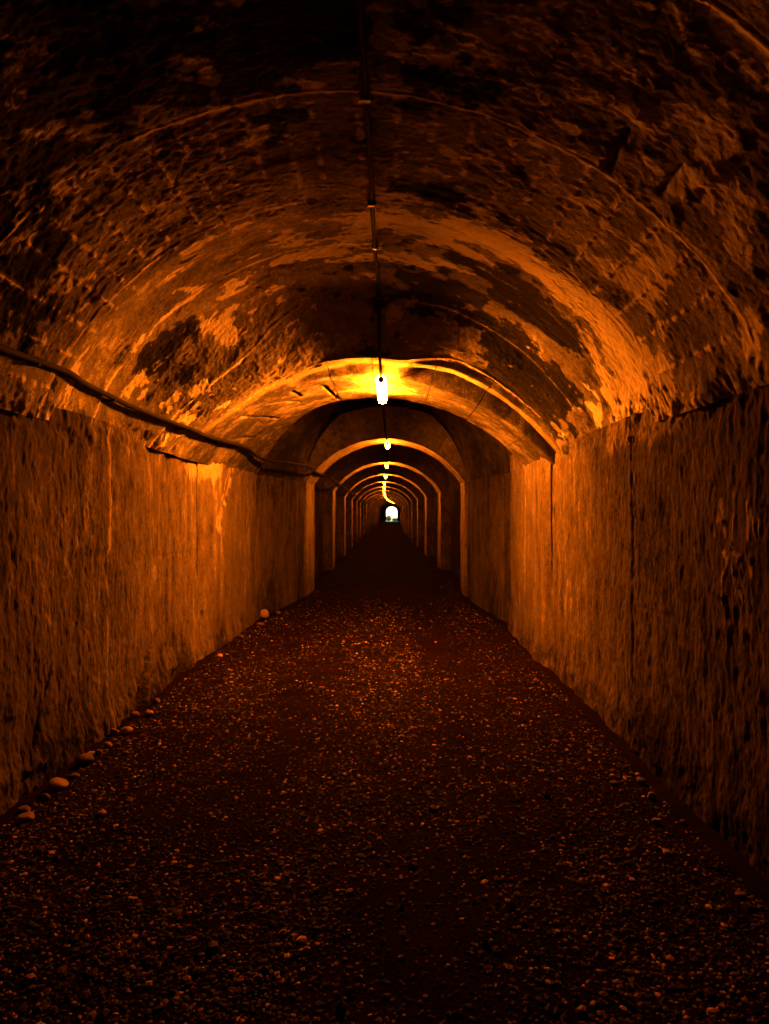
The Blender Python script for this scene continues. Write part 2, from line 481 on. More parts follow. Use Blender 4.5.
def wall_disp(side):
    sd = 200 if side < 0 else 300
    def fn(D, Z):
        rough = smooth(-0.35, 0.45, fbm(D * 0.9, Z * 1.1, 3, sd + 1))
        near = 1 - 0.6 * smooth(4.8, 7.0, D)
        h = 0.022 * fbm(D * 0.9, Z * 0.7, 3, sd + 2)
        h = h + (0.005 + 0.012 * rough * near) * fbm(D * 13, Z * 4.2, 4, sd + 3, 0.62)
        h = h + 0.009 * near * fbm(D * 30, Z * 11, 3, sd + 4, 0.6)
        # coarse aggregate showing in the lower part
        low = 1 - smooth(0.35, 0.95, Z + 0.3 * fbm(D * 1.6, Z, 2, sd + 6))
        h = h + low * near * 0.010 * (np.abs(fbm(D * 15, Z * 11, 3, sd + 7, 0.6)) - 0.2)
        # spatter ridges
        rg = smooth(0.55, 0.85, ridged(D * 7, Z * 2.6, 3, sd + 8)) * smooth(0.1, 0.5, fbm(D * 1.4, Z * 1.2, 3, sd + 9))
        h = h + 0.008 * rg * near
        # board line half way up
        zl = 1.18 if side < 0 else 0.95
        h = h - 0.006 * bump(Z, zl + 0.02 * fbm(D * 3, D * 0, 2, sd + 10), 0.012) * smooth(-0.1, 0.3, fbm(D * 2.2, D * 0 + 4, 3, sd + 12))
        # crumbling top
        top = smooth(ZS - 0.22, ZS - 0.02, Z + 0.10 * fbm(D * 3, Z * 2, 3, sd + 13))
        h = h + top * (0.03 * fbm(D * 8, Z * 8, 4, sd + 14, 0.6) - 0.005)
        # foot
        foot = 1 - smooth(0.0, 0.32, Z + 0.12 * fbm(D * 2.2, D * 0, 3, sd + 15))
        if side < 0:
            h = h + foot * (0.05 + 0.05 * fbm(D * 6, Z * 6, 4, sd + 16, 0.6))
            jd = 5.30 + 0.006 * fbm(Z * 6, Z * 0, 2, 17)
            k = smooth(1.28, 1.36, Z)
            h = h + (0.030 * k + 0.010 * (1 - k)) * smooth(4.3, 5.1, D) * (1 - smooth(-0.02, 0.03, D - jd))
            q, t = seg_dist(D, Z, 6.45, 0.50, 5.80, -0.05)
            wd = 0.03 + 0.09 * t + 0.02 * fbm(D * 8, Z * 8, 3, 18)
            h = h - 0.20 * (1 - smooth(0.5, 1.0, q / wd))
            q, t = seg_dist(D, Z, 7.45, 0.42, 7.1, -0.02)
            h = h - 0.08 * (1 - smooth(0.4, 1.0, q / (0.02 + 0.05 * t)))
            # cracks low on the near wall
            q, t = seg_dist(D, Z, 4.45, 0.62, 4.2, 0.18)
            h = h - 0.022 * (1 - smooth(0.3, 1.0, q / (0.022 + 0.01 * fbm(D * 20, Z * 20, 2, 19))))
            q, t = seg_dist(D, Z, 3.92, 1.72, 4.02, 1.30)
            h = h - 0.007 * (1 - smooth(0.3, 1.0, (q + 0.02 * fbm(Z * 14, D * 3, 2, 20)) / 0.016))
        else:
            h = h + foot * (0.025 + 0.03 * fbm(D * 6, Z * 6, 4, sd + 16, 0.6))
            jd = 4.93 + 0.03 * smooth(0.9, 1.8, Z) + 0.008 * fbm(Z * 5, Z * 0, 2, 17)
            h = h - 0.012 * bump(D, jd, 0.012) + 0.006 * smooth(-0.02, 0.02, D - jd) * (1 - smooth(5.5, 6.2, D))
            for (d0, z0, d1, z1) in LETTERS:
                q, t = seg_dist(D, Z, d0, z0, d1, z1)
                h = h + 0.007 * (1 - smooth(0.15, 1.0, (q + 0.004 * fbm(D * 30, Z * 12, 2, 23)) / 0.017))
        return h
    return fn

def wall_pale(side):
    sd = 400 if side < 0 else 500
    def fn(D, Z):
        v = 0.52 + 0.08 * fbm(D * 1.3, Z * 0.8, 4, sd) + 0.10 * fbm(D * 11, Z * 1.3, 4, sd + 1, 0.6) + 0.06 * fbm(D * 25, Z * 12, 3, sd + 2)
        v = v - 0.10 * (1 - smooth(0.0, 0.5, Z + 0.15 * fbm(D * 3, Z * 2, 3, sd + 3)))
        if side < 0:
            v = v + (0.42 * smooth(1.28, 1.36, Z) + 0.16) * bump(D, 5.31 + 0.006 * fbm(Z * 6, Z * 0, 2, 17), 0.042 - 0.022 * (1 - smooth(1.28, 1.36, Z)))  # light on the joint ridge, painted as a pale strip
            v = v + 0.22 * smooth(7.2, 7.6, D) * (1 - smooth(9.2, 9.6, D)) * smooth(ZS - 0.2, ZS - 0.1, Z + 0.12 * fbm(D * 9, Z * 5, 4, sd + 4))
        else:
            v = v - 0.06 * (1 - smooth(4.88, 4.98, D))
            for (d0, z0, d1, z1) in LETTERS:
                q, t = seg_dist(D, Z, d0, z0, d1, z1)
                v = v + 0.40 * (1 - smooth(0.3, 1.0, q / 0.016)) * smooth(-0.4, 0.1, fbm(D * 12, Z * 12, 2, 24))  # light caught by the letter strokes, painted pale
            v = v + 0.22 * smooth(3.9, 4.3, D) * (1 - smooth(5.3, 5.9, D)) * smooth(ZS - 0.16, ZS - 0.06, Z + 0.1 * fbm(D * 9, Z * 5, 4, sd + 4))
        return np.clip(v, 0, 1)
    return fn

def far_wall_disp(sd):
    def fn(D, Z): return 0.015 * fbm(D * 1.5, Z * 1.2, 4, sd) + 0.006 * fbm(D * 9, Z * 3, 3, sd + 1)
    return fn
def far_wall_pale(D, Z):
    return 0.37 + 0.10 * fbm(D * 1.3, Z * 0.8, 4, 601) + 0.10 * fbm(D * 6, Z * 0.9, 3, 603)  # low base tone paints in the dark gaps between the lit ribs

# ------------------------------------------------------------------ floor
def floor_fn(X, Dd):
    z = 0.018 * fbm(X * 1.2, Dd * 0.7, 3, 700) + 0.010 * fbm(X * 6, Dd * 6, 4, 702) + 0.004 * fbm(X * 25, Dd * 25, 3, 704)
    e = np.abs(X - XC - ax(Dd))
    z = z - 0.035 * smooth(1.45, 1.85, e) + 0.015 * (1 - smooth(0.2, 1.2, np.abs(e - 0.2)))
    return z - 0.01

us = np.linspace(-2.9, 2.7, 190)
vs = np.concatenate([np.linspace(-9, 1.2, 30)[:-1], np.linspace(1.2, 12, 420)[:-1], np.linspace(12, END + 0.6, 240)])
U, V = np.meshgrid(us, vs, indexing='ij')
idx = np.arange(U.size).reshape(U.shape)
ff = np.stack([idx[:-1, :-1], idx[1:, :-1], idx[1:, 1:], idx[:-1, 1:]], -1).reshape(-1, 4)
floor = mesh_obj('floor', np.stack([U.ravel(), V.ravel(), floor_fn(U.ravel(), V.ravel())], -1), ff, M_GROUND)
tag(floor, 'dark packed earth and gravel floor running down the tunnel', 'floor', kind='structure')

# ------------------------------------------------------------------ near walls
DN0, DN1 = 1.3, RIB0 + 0.05
walls = {}
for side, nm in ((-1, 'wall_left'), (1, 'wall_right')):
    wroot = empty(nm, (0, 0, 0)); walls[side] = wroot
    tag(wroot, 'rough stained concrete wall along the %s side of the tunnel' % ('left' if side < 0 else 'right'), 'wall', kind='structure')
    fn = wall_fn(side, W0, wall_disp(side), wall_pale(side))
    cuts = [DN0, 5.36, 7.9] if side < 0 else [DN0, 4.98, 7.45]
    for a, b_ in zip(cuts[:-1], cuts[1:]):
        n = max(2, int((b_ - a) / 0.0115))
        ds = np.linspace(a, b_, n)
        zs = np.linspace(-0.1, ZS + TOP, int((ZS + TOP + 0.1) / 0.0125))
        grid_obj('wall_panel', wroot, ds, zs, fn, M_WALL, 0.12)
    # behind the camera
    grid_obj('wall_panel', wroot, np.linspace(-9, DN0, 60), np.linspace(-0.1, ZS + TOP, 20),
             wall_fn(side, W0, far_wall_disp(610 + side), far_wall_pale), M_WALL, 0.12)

# ------------------------------------------------------------------ near vault, cast in rings between shuttering joints
ceiling = empty('ceiling', (0, 0, 0))
tag(ceiling, 'sooty concrete barrel vault with cast joints and board marks', 'ceiling', kind='structure')
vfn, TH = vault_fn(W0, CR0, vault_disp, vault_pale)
edges = [DN0] + JOINTS + [RIB0 + 0.1]
for k, (a, b_) in enumerate(zip(edges[:-1], edges[1:])):
    ds = np.linspace(a, b_, max(4, int((b_ - a) / 0.010)))
    if k in (1, 2):
        pl = PLANKS_A if k == 1 else PLANKS_B
        seg = empty('vault_segment', (0, 0, 0), ceiling)
        pl = [-TH] + [p for p in pl if abs(p) < TH - 2] + [TH]
        for t0, t1 in zip(pl[:-1], pl[1:]):
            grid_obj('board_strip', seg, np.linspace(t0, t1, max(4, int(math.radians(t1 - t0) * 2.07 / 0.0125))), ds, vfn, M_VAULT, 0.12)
    else:
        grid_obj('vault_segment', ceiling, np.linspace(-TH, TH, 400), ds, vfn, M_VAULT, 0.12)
bfn, TH = vault_fn(W0, CR0, far_vault_disp, far_vault_pale)
grid_obj('vault_segment', ceiling, np.linspace(-TH, TH, 60), np.linspace(-9, DN0, 60), bfn, M_VAULT, 0.12)

# ------------------------------------------------------------------ ribs with pilasters, and the set-back bays between them
def rib_disp(k, d0, d1):
    def fn(T, D):
        s = np.radians(T) * R1
        if k == 0: D = D + 0.5
        h = 0.010 * fbm(s * 2, D * 2 + k * 31, 4, 801)
        if k == 0:
            h = h + 0.006 * fbm(s * 7, D * 7, 4, 803, 0.6) + 0.003 * fbm(s * 25, D * 25, 3, 805)
            # the front swells out of the vault; on the right a lip and an open groove run round it
            g = smooth(6, 20, T + 0 * D)
            wob = 0.04 * fbm(s * 2, s * 0, 3, 9)
            drop = rib_drop(T)
            ml = 0.85 + 0.15 * smooth(-4, -31, T)
            left_in = ml + (1 - ml) * smooth(7.58, 7.67, D + wob)
            right_in = 0.60 + 0.16 * smooth(7.36, 7.42, D + wob) - 0.30 * smooth(7.56, 7.63, D + wob) + 0.54 * smooth(7.78, 7.86, D + wob)
            h = h - drop * (1 - (left_in * (1 - g) + right_in * g))
            # long cracks in the left half
            for (t0, da, t1, db) in ((-33, 7.95, -27, 9.0), (-26, 8.0, -19, 8.6), (-11.5, 8.1, -9.2, 9.1), (-19, 7.9, -18, 8.3), (-40, 8.5, -36, 9.2)):
                q, t = seg_dist(s, D, math.radians(t0) * R1, da, math.radians(t1) * R1, db)
                h = h - 0.03 * (1 - smooth(0.4, 1.0, (q + 0.012 * fbm(s * 12, D * 12, 2, 6)) / 0.022))
        return h
    return fn
def rib_pale(k):
    def fn(T, D):
        s = np.radians(T) * R1
        if k == 0: D = D + 0.5
        v = (0.35 if k == 0 else 0.52) + 0.10 * fbm(s * 2, D * 2 + k * 13, 4, 811)
        if k == 0:
            g = smooth(5, 16, T + 0 * D)
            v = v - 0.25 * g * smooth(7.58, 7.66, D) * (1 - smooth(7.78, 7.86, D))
            v = v + 0.14 * (1 - smooth(7.50, 7.70, D)) + 0 * (1 - smooth(7.5, 7.9, D + 0.25 * fbm(s * 2.5, D * 3, 4, 815))) * (1 - g)
            v = v + 0.08 * smooth(-0.1, 0.3, fbm(s * 3, D * 3, 4, 817))
        return np.clip(v, 0, 1)
    return fn

def rib_cuts(k):
    if k == 0:
        return [-TH1, -49, -31, -9, 1, 15, 27.5, 41, 54, TH1]
    r = random.Random(40 + k)
    n = 9 if k < 3 else 7
    c = [-TH1 + (2 * TH1) * (i + (r.uniform(-.25, .25) if 0 < i < n else 0)) / n for i in range(n + 1)]
    return c

for k in range(NRIB):
    d0 = RIB0 + PER * k; d1 = d0 + RIBL
    if k > 0: d0, d1 = LAMP0 + PER * k - 0.45, LAMP0 + PER * k + 0.70
    rib = empty('trim_%d' % (k + 1), (0, 0, 0))
    nth = ['nearest', 'second', 'third', 'fourth', 'fifth', 'sixth', 'seventh', 'eighth', 'ninth', 'tenth', 'eleventh', 'twelfth',
           'thirteenth', 'fourteenth', 'fifteenth', 'sixteenth', 'seventeenth', 'eighteenth', 'farthest'][k]
    tag(rib, ('nearest concrete arch rib, cracked and brightly lit by the first lamp' if k == 0 else
              '%s concrete arch rib down the tunnel, lit by its own lamp' % nth if k < 18 else
              'farthest concrete arch rib, just before the daylit opening'), 'arch', 'concrete ribs along the tunnel', 'structure')
    # the nearest rib runs farther back on its left haunch
    wp = (lambda T, D: 2.3 * smooth(-8, -60, T) * smooth(7.5, 8.65, D)) if k == 0 else None
    wr = W1 if k == 0 else W1B
    fn, thr = vault_fn(wr, CR1, rib_disp(k, d0, d1), rib_pale(k), wp)
    cuts = [c * thr / TH1 for c in rib_cuts(k)]
    gap = 0.10
    for t0, t1 in zip(cuts[:-1], cuts[1:]):
        if k == 0:
            ts = np.linspace(t0 + gap, t1 - gap, max(6, int(math.radians(t1 - t0) * R1 / 0.016)))
            ds = np.linspace(d0, d1, 150)
        else:
            ts = np.linspace(t0 + gap, t1 - gap, 10 if k < 4 else 6)
            ds = np.linspace(d0, d1, 20 if k < 4 else 6)
        grid_obj('arch_block', rib, ts, ds, fn, M_RIB, 0.62)
    for side in (-1, 1):
        def pd(D, Z, side=side, k=k):
            h = 0.014 * fbm(D * 1.3, Z * 1.0 + k * 7, 4, 821 + side)
            if k == 0:
                h = h + 0.006 * fbm(D * 11, Z * 4, 4, 823 + side, 0.6) + 0.003 * fbm(D * 28, Z * 12, 3, 825)
                top = smooth(ZS - 0.16, ZS, Z + 0.08 * fbm(D * 4, Z * 3, 3, 827))
                h = h + top * 0.04 * fbm(D * 8, Z * 8, 4, 829, 0.6)
                foot = 1 - smooth(0, 0.3, Z + 0.1 * fbm(D * 3, D * 0, 3, 828))
                h = h + foot * (0.03 + 0.04 * fbm(D * 6, Z * 6, 4, 830 + side))
                h = h - (0.075 if side < 0 else 0.05) * (1 - (smooth(7.8, 8.5, D) if side < 0 else smooth(7.40, 7.55, D)))
                h = h - 0.09 * (smooth(10.2, 11.6, D) if side < 0 else smooth(9.6, 10.4, D))
                if side < 0:
                    q, t = seg_dist(D, Z, 7.95, 0.42, 7.65, 0.02)
                    h = h - 0.07 * (1 - smooth(0.4, 1.0, q / 0.06))
                    q, t = seg_dist(D, Z, 9.1, ZS, 8.5, 1.45)
                    h = h + 0.02 * (smooth(-0.03, 0.03, q - 0.08 + 0.08 * fbm(D * 6, Z * 6, 3, 831)) - 0.5)
            return h
        def pp(D, Z, side=side, k=k):
            v = (0.54 if k == 0 else 0.67) + 0.08 * fbm(D * 2, Z * 0.8 + k * 5, 4, 841 + side) + 0.08 * fbm(D * 9, Z * 1.2, 3, 843)
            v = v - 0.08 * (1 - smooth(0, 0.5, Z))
            if k == 0 and side < 0:
                v = v + 0.25 * smooth(ZS - 0.22, ZS - 0.12, Z + 0.14 * fbm(D * 7, Z * 4, 4, 845)) * (1 - smooth(8.4, 8.7, D))
                q, t = seg_dist(D, Z, 9.1, ZS, 8.5, 1.45)
                v = v + 0.22 * bump(q, 0.06, 0.05) * smooth(-0.2, 0.1, fbm(D * 8, Z * 8, 3, 847))
            return np.clip(v, 0, 1)
        nd, nz = (170, 140) if k == 0 else ((20, 24) if k < 4 else (6, 8))
        pa, pb = ((7.8 if side < 0 else 7.4), (11.6 if side < 0 else 10.4)) if k == 0 else (d0 + 0.015, d1 - 0.015)
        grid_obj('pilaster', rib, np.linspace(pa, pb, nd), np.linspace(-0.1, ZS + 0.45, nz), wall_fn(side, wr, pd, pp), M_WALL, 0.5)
    # bay beyond this rib
    b0, b1 = d1, (LAMP0 + PER * (k + 1) - 0.45 if k < NRIB - 1 else END)
    wb = 1.95 if k == 0 else W2
    taper = (lambda D, Z, f=far_wall_disp(625): f(D, Z) + 0.38 * smooth(9.6, 13.4, D)) if k == 0 else None
    fn, th2 = vault_fn(1.95 if k == 0 else W2, CR2, far_vault_disp, far_vault_pale, None,
                       (lambda D: 1 - 0.195 * smooth(9.6, 13.4, D)) if k == 0 else None)
    n = 60 if k == 0 else (24 if k < 4 else 8)
    grid_obj('vault_segment', ceiling, np.linspace(-th2, th2, 90 if k == 0 else 40), np.linspace(b0 - 0.1, b1 + 0.1, n), fn, M_VAULT, 0.12)
    for side in (-1, 1):
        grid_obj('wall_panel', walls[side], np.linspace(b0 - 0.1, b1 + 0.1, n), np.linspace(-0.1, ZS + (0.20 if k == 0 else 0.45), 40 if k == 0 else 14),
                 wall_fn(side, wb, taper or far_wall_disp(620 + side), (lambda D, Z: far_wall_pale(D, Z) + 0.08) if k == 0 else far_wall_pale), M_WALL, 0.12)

# ------------------------------------------------------------------ end wall with the arched way out, added wall behind the camera, added light-blocking shell
def portal_wall():
    cx, hw, zs, zt = 0.13, 0.98, 1.75, 2.62
    pts = [(cx - hw, -0.1), (cx - hw, zs)]
    for i in range(1, 12):
        a = math.pi - math.pi * i / 12
        pts.append((cx + hw * math.cos(a), zs + (zt - zs) * math.sin(a)))
    pts += [(cx + hw, zs), (cx + hw, -0.1)]
    outer = [(-4, -0.1), (-4, zs)]
    for i in range(1, 12):
        outer.append((-4 + 8 * i / 12, 5.2))
    outer += [(4, zs), (4, -0.1)]
    n = len(pts); v = []; f = []
    for y in (END, END + 0.5):
        v += [(p[0], y, p[1]) for p in pts] + [(p[0], y, p[1]) for p in outer]
    for i in range(n - 1):
        f.append((i, i + 1, n + i + 1, n + i))
        f.append((2 * n + i, 3 * n + i, 3 * n + i + 1, 2 * n + i + 1))
        f.append((i, 2 * n + i, 2 * n + i + 1, i + 1))
    o = mesh_obj('wall_end', v, f, M_RIB, None, False, {'pale': ('FLOAT', np.full(len(v), 0.55))})
    tag(o, 'far concrete end wall with an arched opening to daylight', 'wall', kind='structure')
portal_wall()
v, f = box_data(-3.5, 3.2, -9.3, -9.0, -0.2, 4.4)  # unseen wall, added so no daylight enters from behind
o = mesh_obj('wall_rear_blocker', v, f, M_RIB, None, False, {'pale': ('FLOAT', np.full(8, 0.4))})
tag(o, 'unseen concrete wall added behind the viewer to keep daylight out', 'wall', kind='structure')

v = []; f = []  # unseen shell, added to stop sky light leaking through mesh gaps
for y in (-9.6, END + 0.45):
    v += [(-4.2, y, -0.6), (-4.2, y, 5.4), (4.2, y, 5.4), (4.2, y, -0.6)]
f = [(0, 1, 5, 4), (1, 2, 6, 5), (2, 3, 7, 6), (3, 0, 4, 7), (0, 3, 2, 1)]
o = mesh_obj('light_shell', v, f, M_SHELL, None, False)
tag(o, 'unseen box shell added round the tunnel to keep sky light out', 'shell', kind='structure')

# ------------------------------------------------------------------ outside
us = np.linspace(-45, 45, 40); vs = np.linspace(END + 0.45, END + 90, 40)
U, V = np.meshgrid(us, vs, indexing='ij')
idx = np.arange(U.size).reshape(U.shape)
ff = np.stack([idx[:-1, :-1], idx[1:, :-1], idx[1:, 1:], idx[:-1, 1:]], -1).reshape(-1, 4)
og = mesh_obj('outside_ground', np.stack([U.ravel(), V.ravel(), -0.05 + 0.1 * fbm(U.ravel() * .3, V.ravel() * .3, 3, 900)], -1), ff, M_GRASS)
tag(og, 'sunlit grassy ground outside the far opening', 'ground', kind='structure')

def bush(name, label, x, y, r, h, mat, seed):
    g = np.random.default_rng(seed)
    root = empty(name, (x, y, -0.05)); tag(root, label, 'bush')
    n = 700
    d = g.normal(size=(n, 3)); d /= np.linalg.norm(d, axis=1)[:, None]
    c = d * (g.uniform(0.35, 1, (n, 1)) ** 0.5) * np.array([r, r, h * 0.45]) + np.array([0, 0, h * 0.55])
    q = g.normal(size=(n, 2, 3)) * 0.09
    vv = np.stack([c - q[:, 0], c - q[:, 1], c + q[:, 0], c + q[:, 1]], 1).reshape(-1, 3)
    mesh_obj('foliage', vv, np.arange(4 * n).reshape(-1, 4), mat, root, False)
    tube_obj('stem', [(0, 0, 0), (0.02, 0.01, h * .25), (0, 0.03, h * .55)], [0.06, 0.045, 0.03], M_BARK, root, 6)
bush('green_bush', 'low green bush at the right foot of the daylit opening', 0.75, END + 3.2, 0.45, 0.5, M_LEAF, 3)
bush('yellow_bush', 'golden yellow bush outside on the left of the daylit opening', -0.45, END + 4.5, 0.38, 1.05, M_DRY, 4)

# ------------------------------------------------------------------ lamps on the crown of every rib
LX = [-.10, -.07, -.125, -.205, -.31, -.385, -.46, -.48, -.50, -.48, -.42, -.32, -.18, -.02, .18, .40, .60, .74, .78]
LAMP_LEN = 1.22
def capsule(y0, y1, r, seg=8, cap=2):
    ring = []
    for i in range(cap + 1):
        a = math.pi / 2 * i / cap
        ring.append((y0 + r * 0.6 * (1 - math.sin(a)), r * max(0.05, math.sin(a))))
    ring2 = [(y0 + y1 - y, rr) for y, rr in reversed(ring)]
    rs = ring + ring2
    v = []; f = []
    for (y, rr) in rs:
        for s in range(seg):
            a = 2 * math.pi * s / seg
            v.append((rr * math.cos(a), y, rr * math.sin(a)))
    for i in range(len(rs) - 1):
        for s in range(seg):
            s2 = (s + 1) % seg
            f.append((i * seg + s, (i + 1) * seg + s, (i + 1) * seg + s2, i * seg + s2))
    f.append(tuple(range(seg))); f.append(tuple((len(rs) - 1) * seg + s for s in range(seg - 1, -1, -1)))
    return v, f

ORD = ['nearest and largest glowing', 'second glowing', 'third glowing', 'fourth glowing', 'fifth glowing', 'sixth glowing', 'seventh glowing',
       'eighth glowing', 'ninth glowing', 'tenth glowing', 'eleventh glowing', 'twelfth glowing', 'thirteenth glowing',
       'fourteenth glowing', 'fifteenth glowing', 'sixteenth glowing', 'seventeenth glowing', 'eighteenth glowing', 'last glowing']
lamp_z = CR1 - 0.078
proto = None; old_tube = None
lamp_pos = []
for k in range(NRIB):
    y = LAMP0 + PER * k
    lamp_pos.append((LX[k], y, lamp_z))
    if proto is None:
        proto = empty('tube_lamp', (LX[k], y, lamp_z))
        parts = []
        v, f = capsule(-LAMP_LEN / 2, LAMP_LEN / 2, 0.054)
        tb = mesh_obj('tube', v, f, M_LAMP_NEAR, proto)
        import bmesh
        bm_ = bmesh.new(); bm_.from_mesh(tb.data); bmesh.ops.recalc_face_normals(bm_, faces=bm_.faces); bm_.to_mesh(tb.data); bm_.free()
        parts.append(tb)
        v, f = box_data(-0.02, 0.02, -LAMP_LEN / 2 - .02, LAMP_LEN / 2 + .02, 0.055, 0.080)
        parts.append(mesh_obj('spine', v, f, M_GREYPAINT, proto, False))
        for s in (-1, 1):
            v, f = capsule(-0.02, 0.02, 0.030, 12, 2)
            v = [(a, b + s * (LAMP_LEN / 2 + 0.012), c) for a, b, c in v]
            parts.append(mesh_obj('end_cap', v, f, M_GREYPAINT, proto))
            v, f = box_data(-0.012, 0.012, s * 0.45 - 0.012, s * 0.45 + 0.012, 0.07, 0.10)
            parts.append(mesh_obj('bracket', v, f, M_METAL, proto, False))
        lp = proto
    else:
        lp = proto.copy(); C.objects.link(lp); lp.location = (LX[k], y, lamp_z); lp.scale = (0.9, 0.58, 1)
        for p in parts:
            q = p.copy(); C.objects.link(q); q.parent = lp
            if p.name == 'tube':
                if old_tube is None:
                    old_tube = p.data.copy(); old_tube.materials[0] = M_LAMP
                q.data = old_tube
    tag(lp, ORD[k] + (' tube lamp on the tunnel crown, counted from the viewer' if k not in (0, 18) else
                      ' tube lamp, hanging from the cracked first rib' if k == 0 else ' tube lamp, just above the daylit opening'),
        'lamp', 'tube lamps along the tunnel crown')

# ------------------------------------------------------------------ cables
def helix_noise(y, seed, amp): return amp * fbm(y * 0.8, y * 0 + seed, 3, seed)
cc = empty('overhead_cable', (0, 0, 0))
tag(cc, 'black cable clipped along the vault crown, linking the lamps', 'cable')
ys = np.concatenate([np.arange(-8.9, 7.5, 0.15)])
z_near = CR0 - 0.035
pts = [(-0.117 + helix_noise(y, 71, 0.012), y, z_near + helix_noise(y, 72, 0.008)) for y in ys]
_gap = float(vault_to_rib(np.array([3.0]))[0])
def crown_z(y): return TRIM * float(smooth(4.2, 4.9, y)) - 0.85 * _gap * float(smooth(6.0, 6.93, y))
pts = [(x, y, z + crown_z(y)) for (x, y, z) in pts if y < 6.8] + [(-0.105, 6.93, CR1 + 0.02), (-0.10, 7.06, CR1 - 0.06)]
tube_obj('cable', pts, 0.014, M_CABLE, cc, 8)
for k in range(NRIB - 1):
    (xa, ya, _), (xb, yb, _) = lamp_pos[k], lamp_pos[k + 1]
    ya += (LAMP_LEN / 2 + 0.02) * (1 if k == 0 else 0.58); yb -= (LAMP_LEN / 2 + 0.02) * 0.58
    p = [(xa + (xb - xa) * t, ya + (yb - ya) * t, CR1 - 0.075 - 0.10 * 4 * t * (1 - t)) for t in np.linspace(0, 1, 14)]
    tube_obj('cable', p, 0.014, M_CABLE, cc, 6)
for i, y in enumerate([2.1, 3.13, 4.2, 5.18, 6.2]):
    v, f = box_data(-0.117 - 0.024, -0.117 + 0.024, y - 0.012, y + 0.012, z_near - 0.018 + crown_z(y), CR0 + 0.01 + crown_z(y))
    mesh_obj('clip', v, f, M_METAL, cc, False)

wc = empty('side_cable', (0, 0, 0))
tag(wc, 'thick black cable running along the foot of the vault on the left', 'cable')
# lies close along the foot of the near vault, then strung from rib to rib
R1B, ZC1B, _t = arc_par(W1B, CR1)
def wcable(y):
    sag = 0.015 * math.sin(y * 1.7) + float(helix_noise(np.array(y), 73, 0.03))
    k = float(smooth(5.3, 6.9, y))
    z = 2.44 + sag - 0.05 * k
    xn = XC - math.sqrt(R0 ** 2 - (z - ZC0) ** 2) + 0.034 - 0.85 * TRIM * float(smooth(4.2, 4.9, y))
    xr = XC - math.sqrt(R1 ** 2 - (z - ZC1) ** 2) + 0.045
    xb = XC - math.sqrt(R1B ** 2 - (z - ZC1B) ** 2) + 0.045
    k2 = float(smooth(8.8, 13.0, y))
    return (xn * (1 - k) + (xr * (1 - k2) + xb * k2) * k + float(ax(y)), y, z)
tube_obj('cable', [wcable(y) for y in np.arange(-8.9, 60, 0.15)], 0.021, M_CABLE, wc, 8)
for y in [2.6, 3.9, 5.2, 6.4, 7.6, 8.5, 13.4, 14.6]:
    X, _y, z = wcable(y)
    v, f = box_data(X - 0.075, X + 0.03, y - 0.014, y + 0.014, z - 0.034, z - 0.020)
    mesh_obj('bracket', v, f, M_CABLE, wc, False)

# ------------------------------------------------------------------ stones
ICO = None
def ico_base(sub):
    import bmesh
    bm = bmesh.new(); bmesh.ops.create_icosphere(bm, subdivisions=sub, radius=1.0)
    v = np.array([x.co[:] for x in bm.verts]); f = np.array([[y.index for y in x.verts] for x in bm.faces]); bm.free()
    return v, f
ICO1, FIC1 = ico_base(1)
ICO3, FIC3 = ico_base(3)

def ground_at(u, vpx):
    d = 1.6 * 700 / (vpx - 511.5); return (u - 391) * d / 700, d

# measured on the floor: x, distance, width, height ratio, tone
STONES_L = [(24.3, 815, 45 / 2.96, .65, 1), (22, 804, 40 / 2.96, .5, 0), (43, 792, 33 / 2.96, .8, 0), (55.8, 782, 58 / 2.96, .6, 1),
            (74, 770, 30 / 2.96, .5, 0), (83, 757, 48 / 2.96, .7, 0), (90, 748, 25 / 2.96, .6, 1), (98, 747, 22 / 2.96, .9, 1), (106.5, 742, 26 / 2.96, .9, 1),
            (117, 741, 17 / 2.96, .7, 0), (113, 728, 28 / 2.96, .75, 1), (126, 729, 35 / 2.96, .7, 1), (134, 712, 28 / 2.96, .7, 0), (148, 711, 26 / 2.96, .7, 1),
            (155.5, 698, 22 / 2.96, .8, 0), (100, 813, 28 / 2.96, .6, 1), (125, 750, 20 / 2.96, .5, 0), (219.5, 655, 26 / 4.45, .8, 1),
            (241, 635, 24 / 4.45, .7, 0), (264, 614, 44 / 4.45, .95, 1), (260, 623, 34 / 4.45, .5, 0), (278, 612, 22 / 4.45, .7, 0), (290, 593, 26 / 4.45, .6, 0)]
STONES_R = [(655.6, 816, 34 / 3.68, .75, 1), (659.3, 808.5, 18 / 3.68, .9, 1), (650.5, 789, 34 / 3.68, .85, 1), (639.5, 773, 38 / 3.68, .6, 0),
            (682, 813, 24 / 3.68, .8, 0), (613, 779, 30 / 3.68, .5, 0), (620.5, 787, 18 / 3.68, .8, 1), (739, 886, 38 / 3.68, .5, 0)]
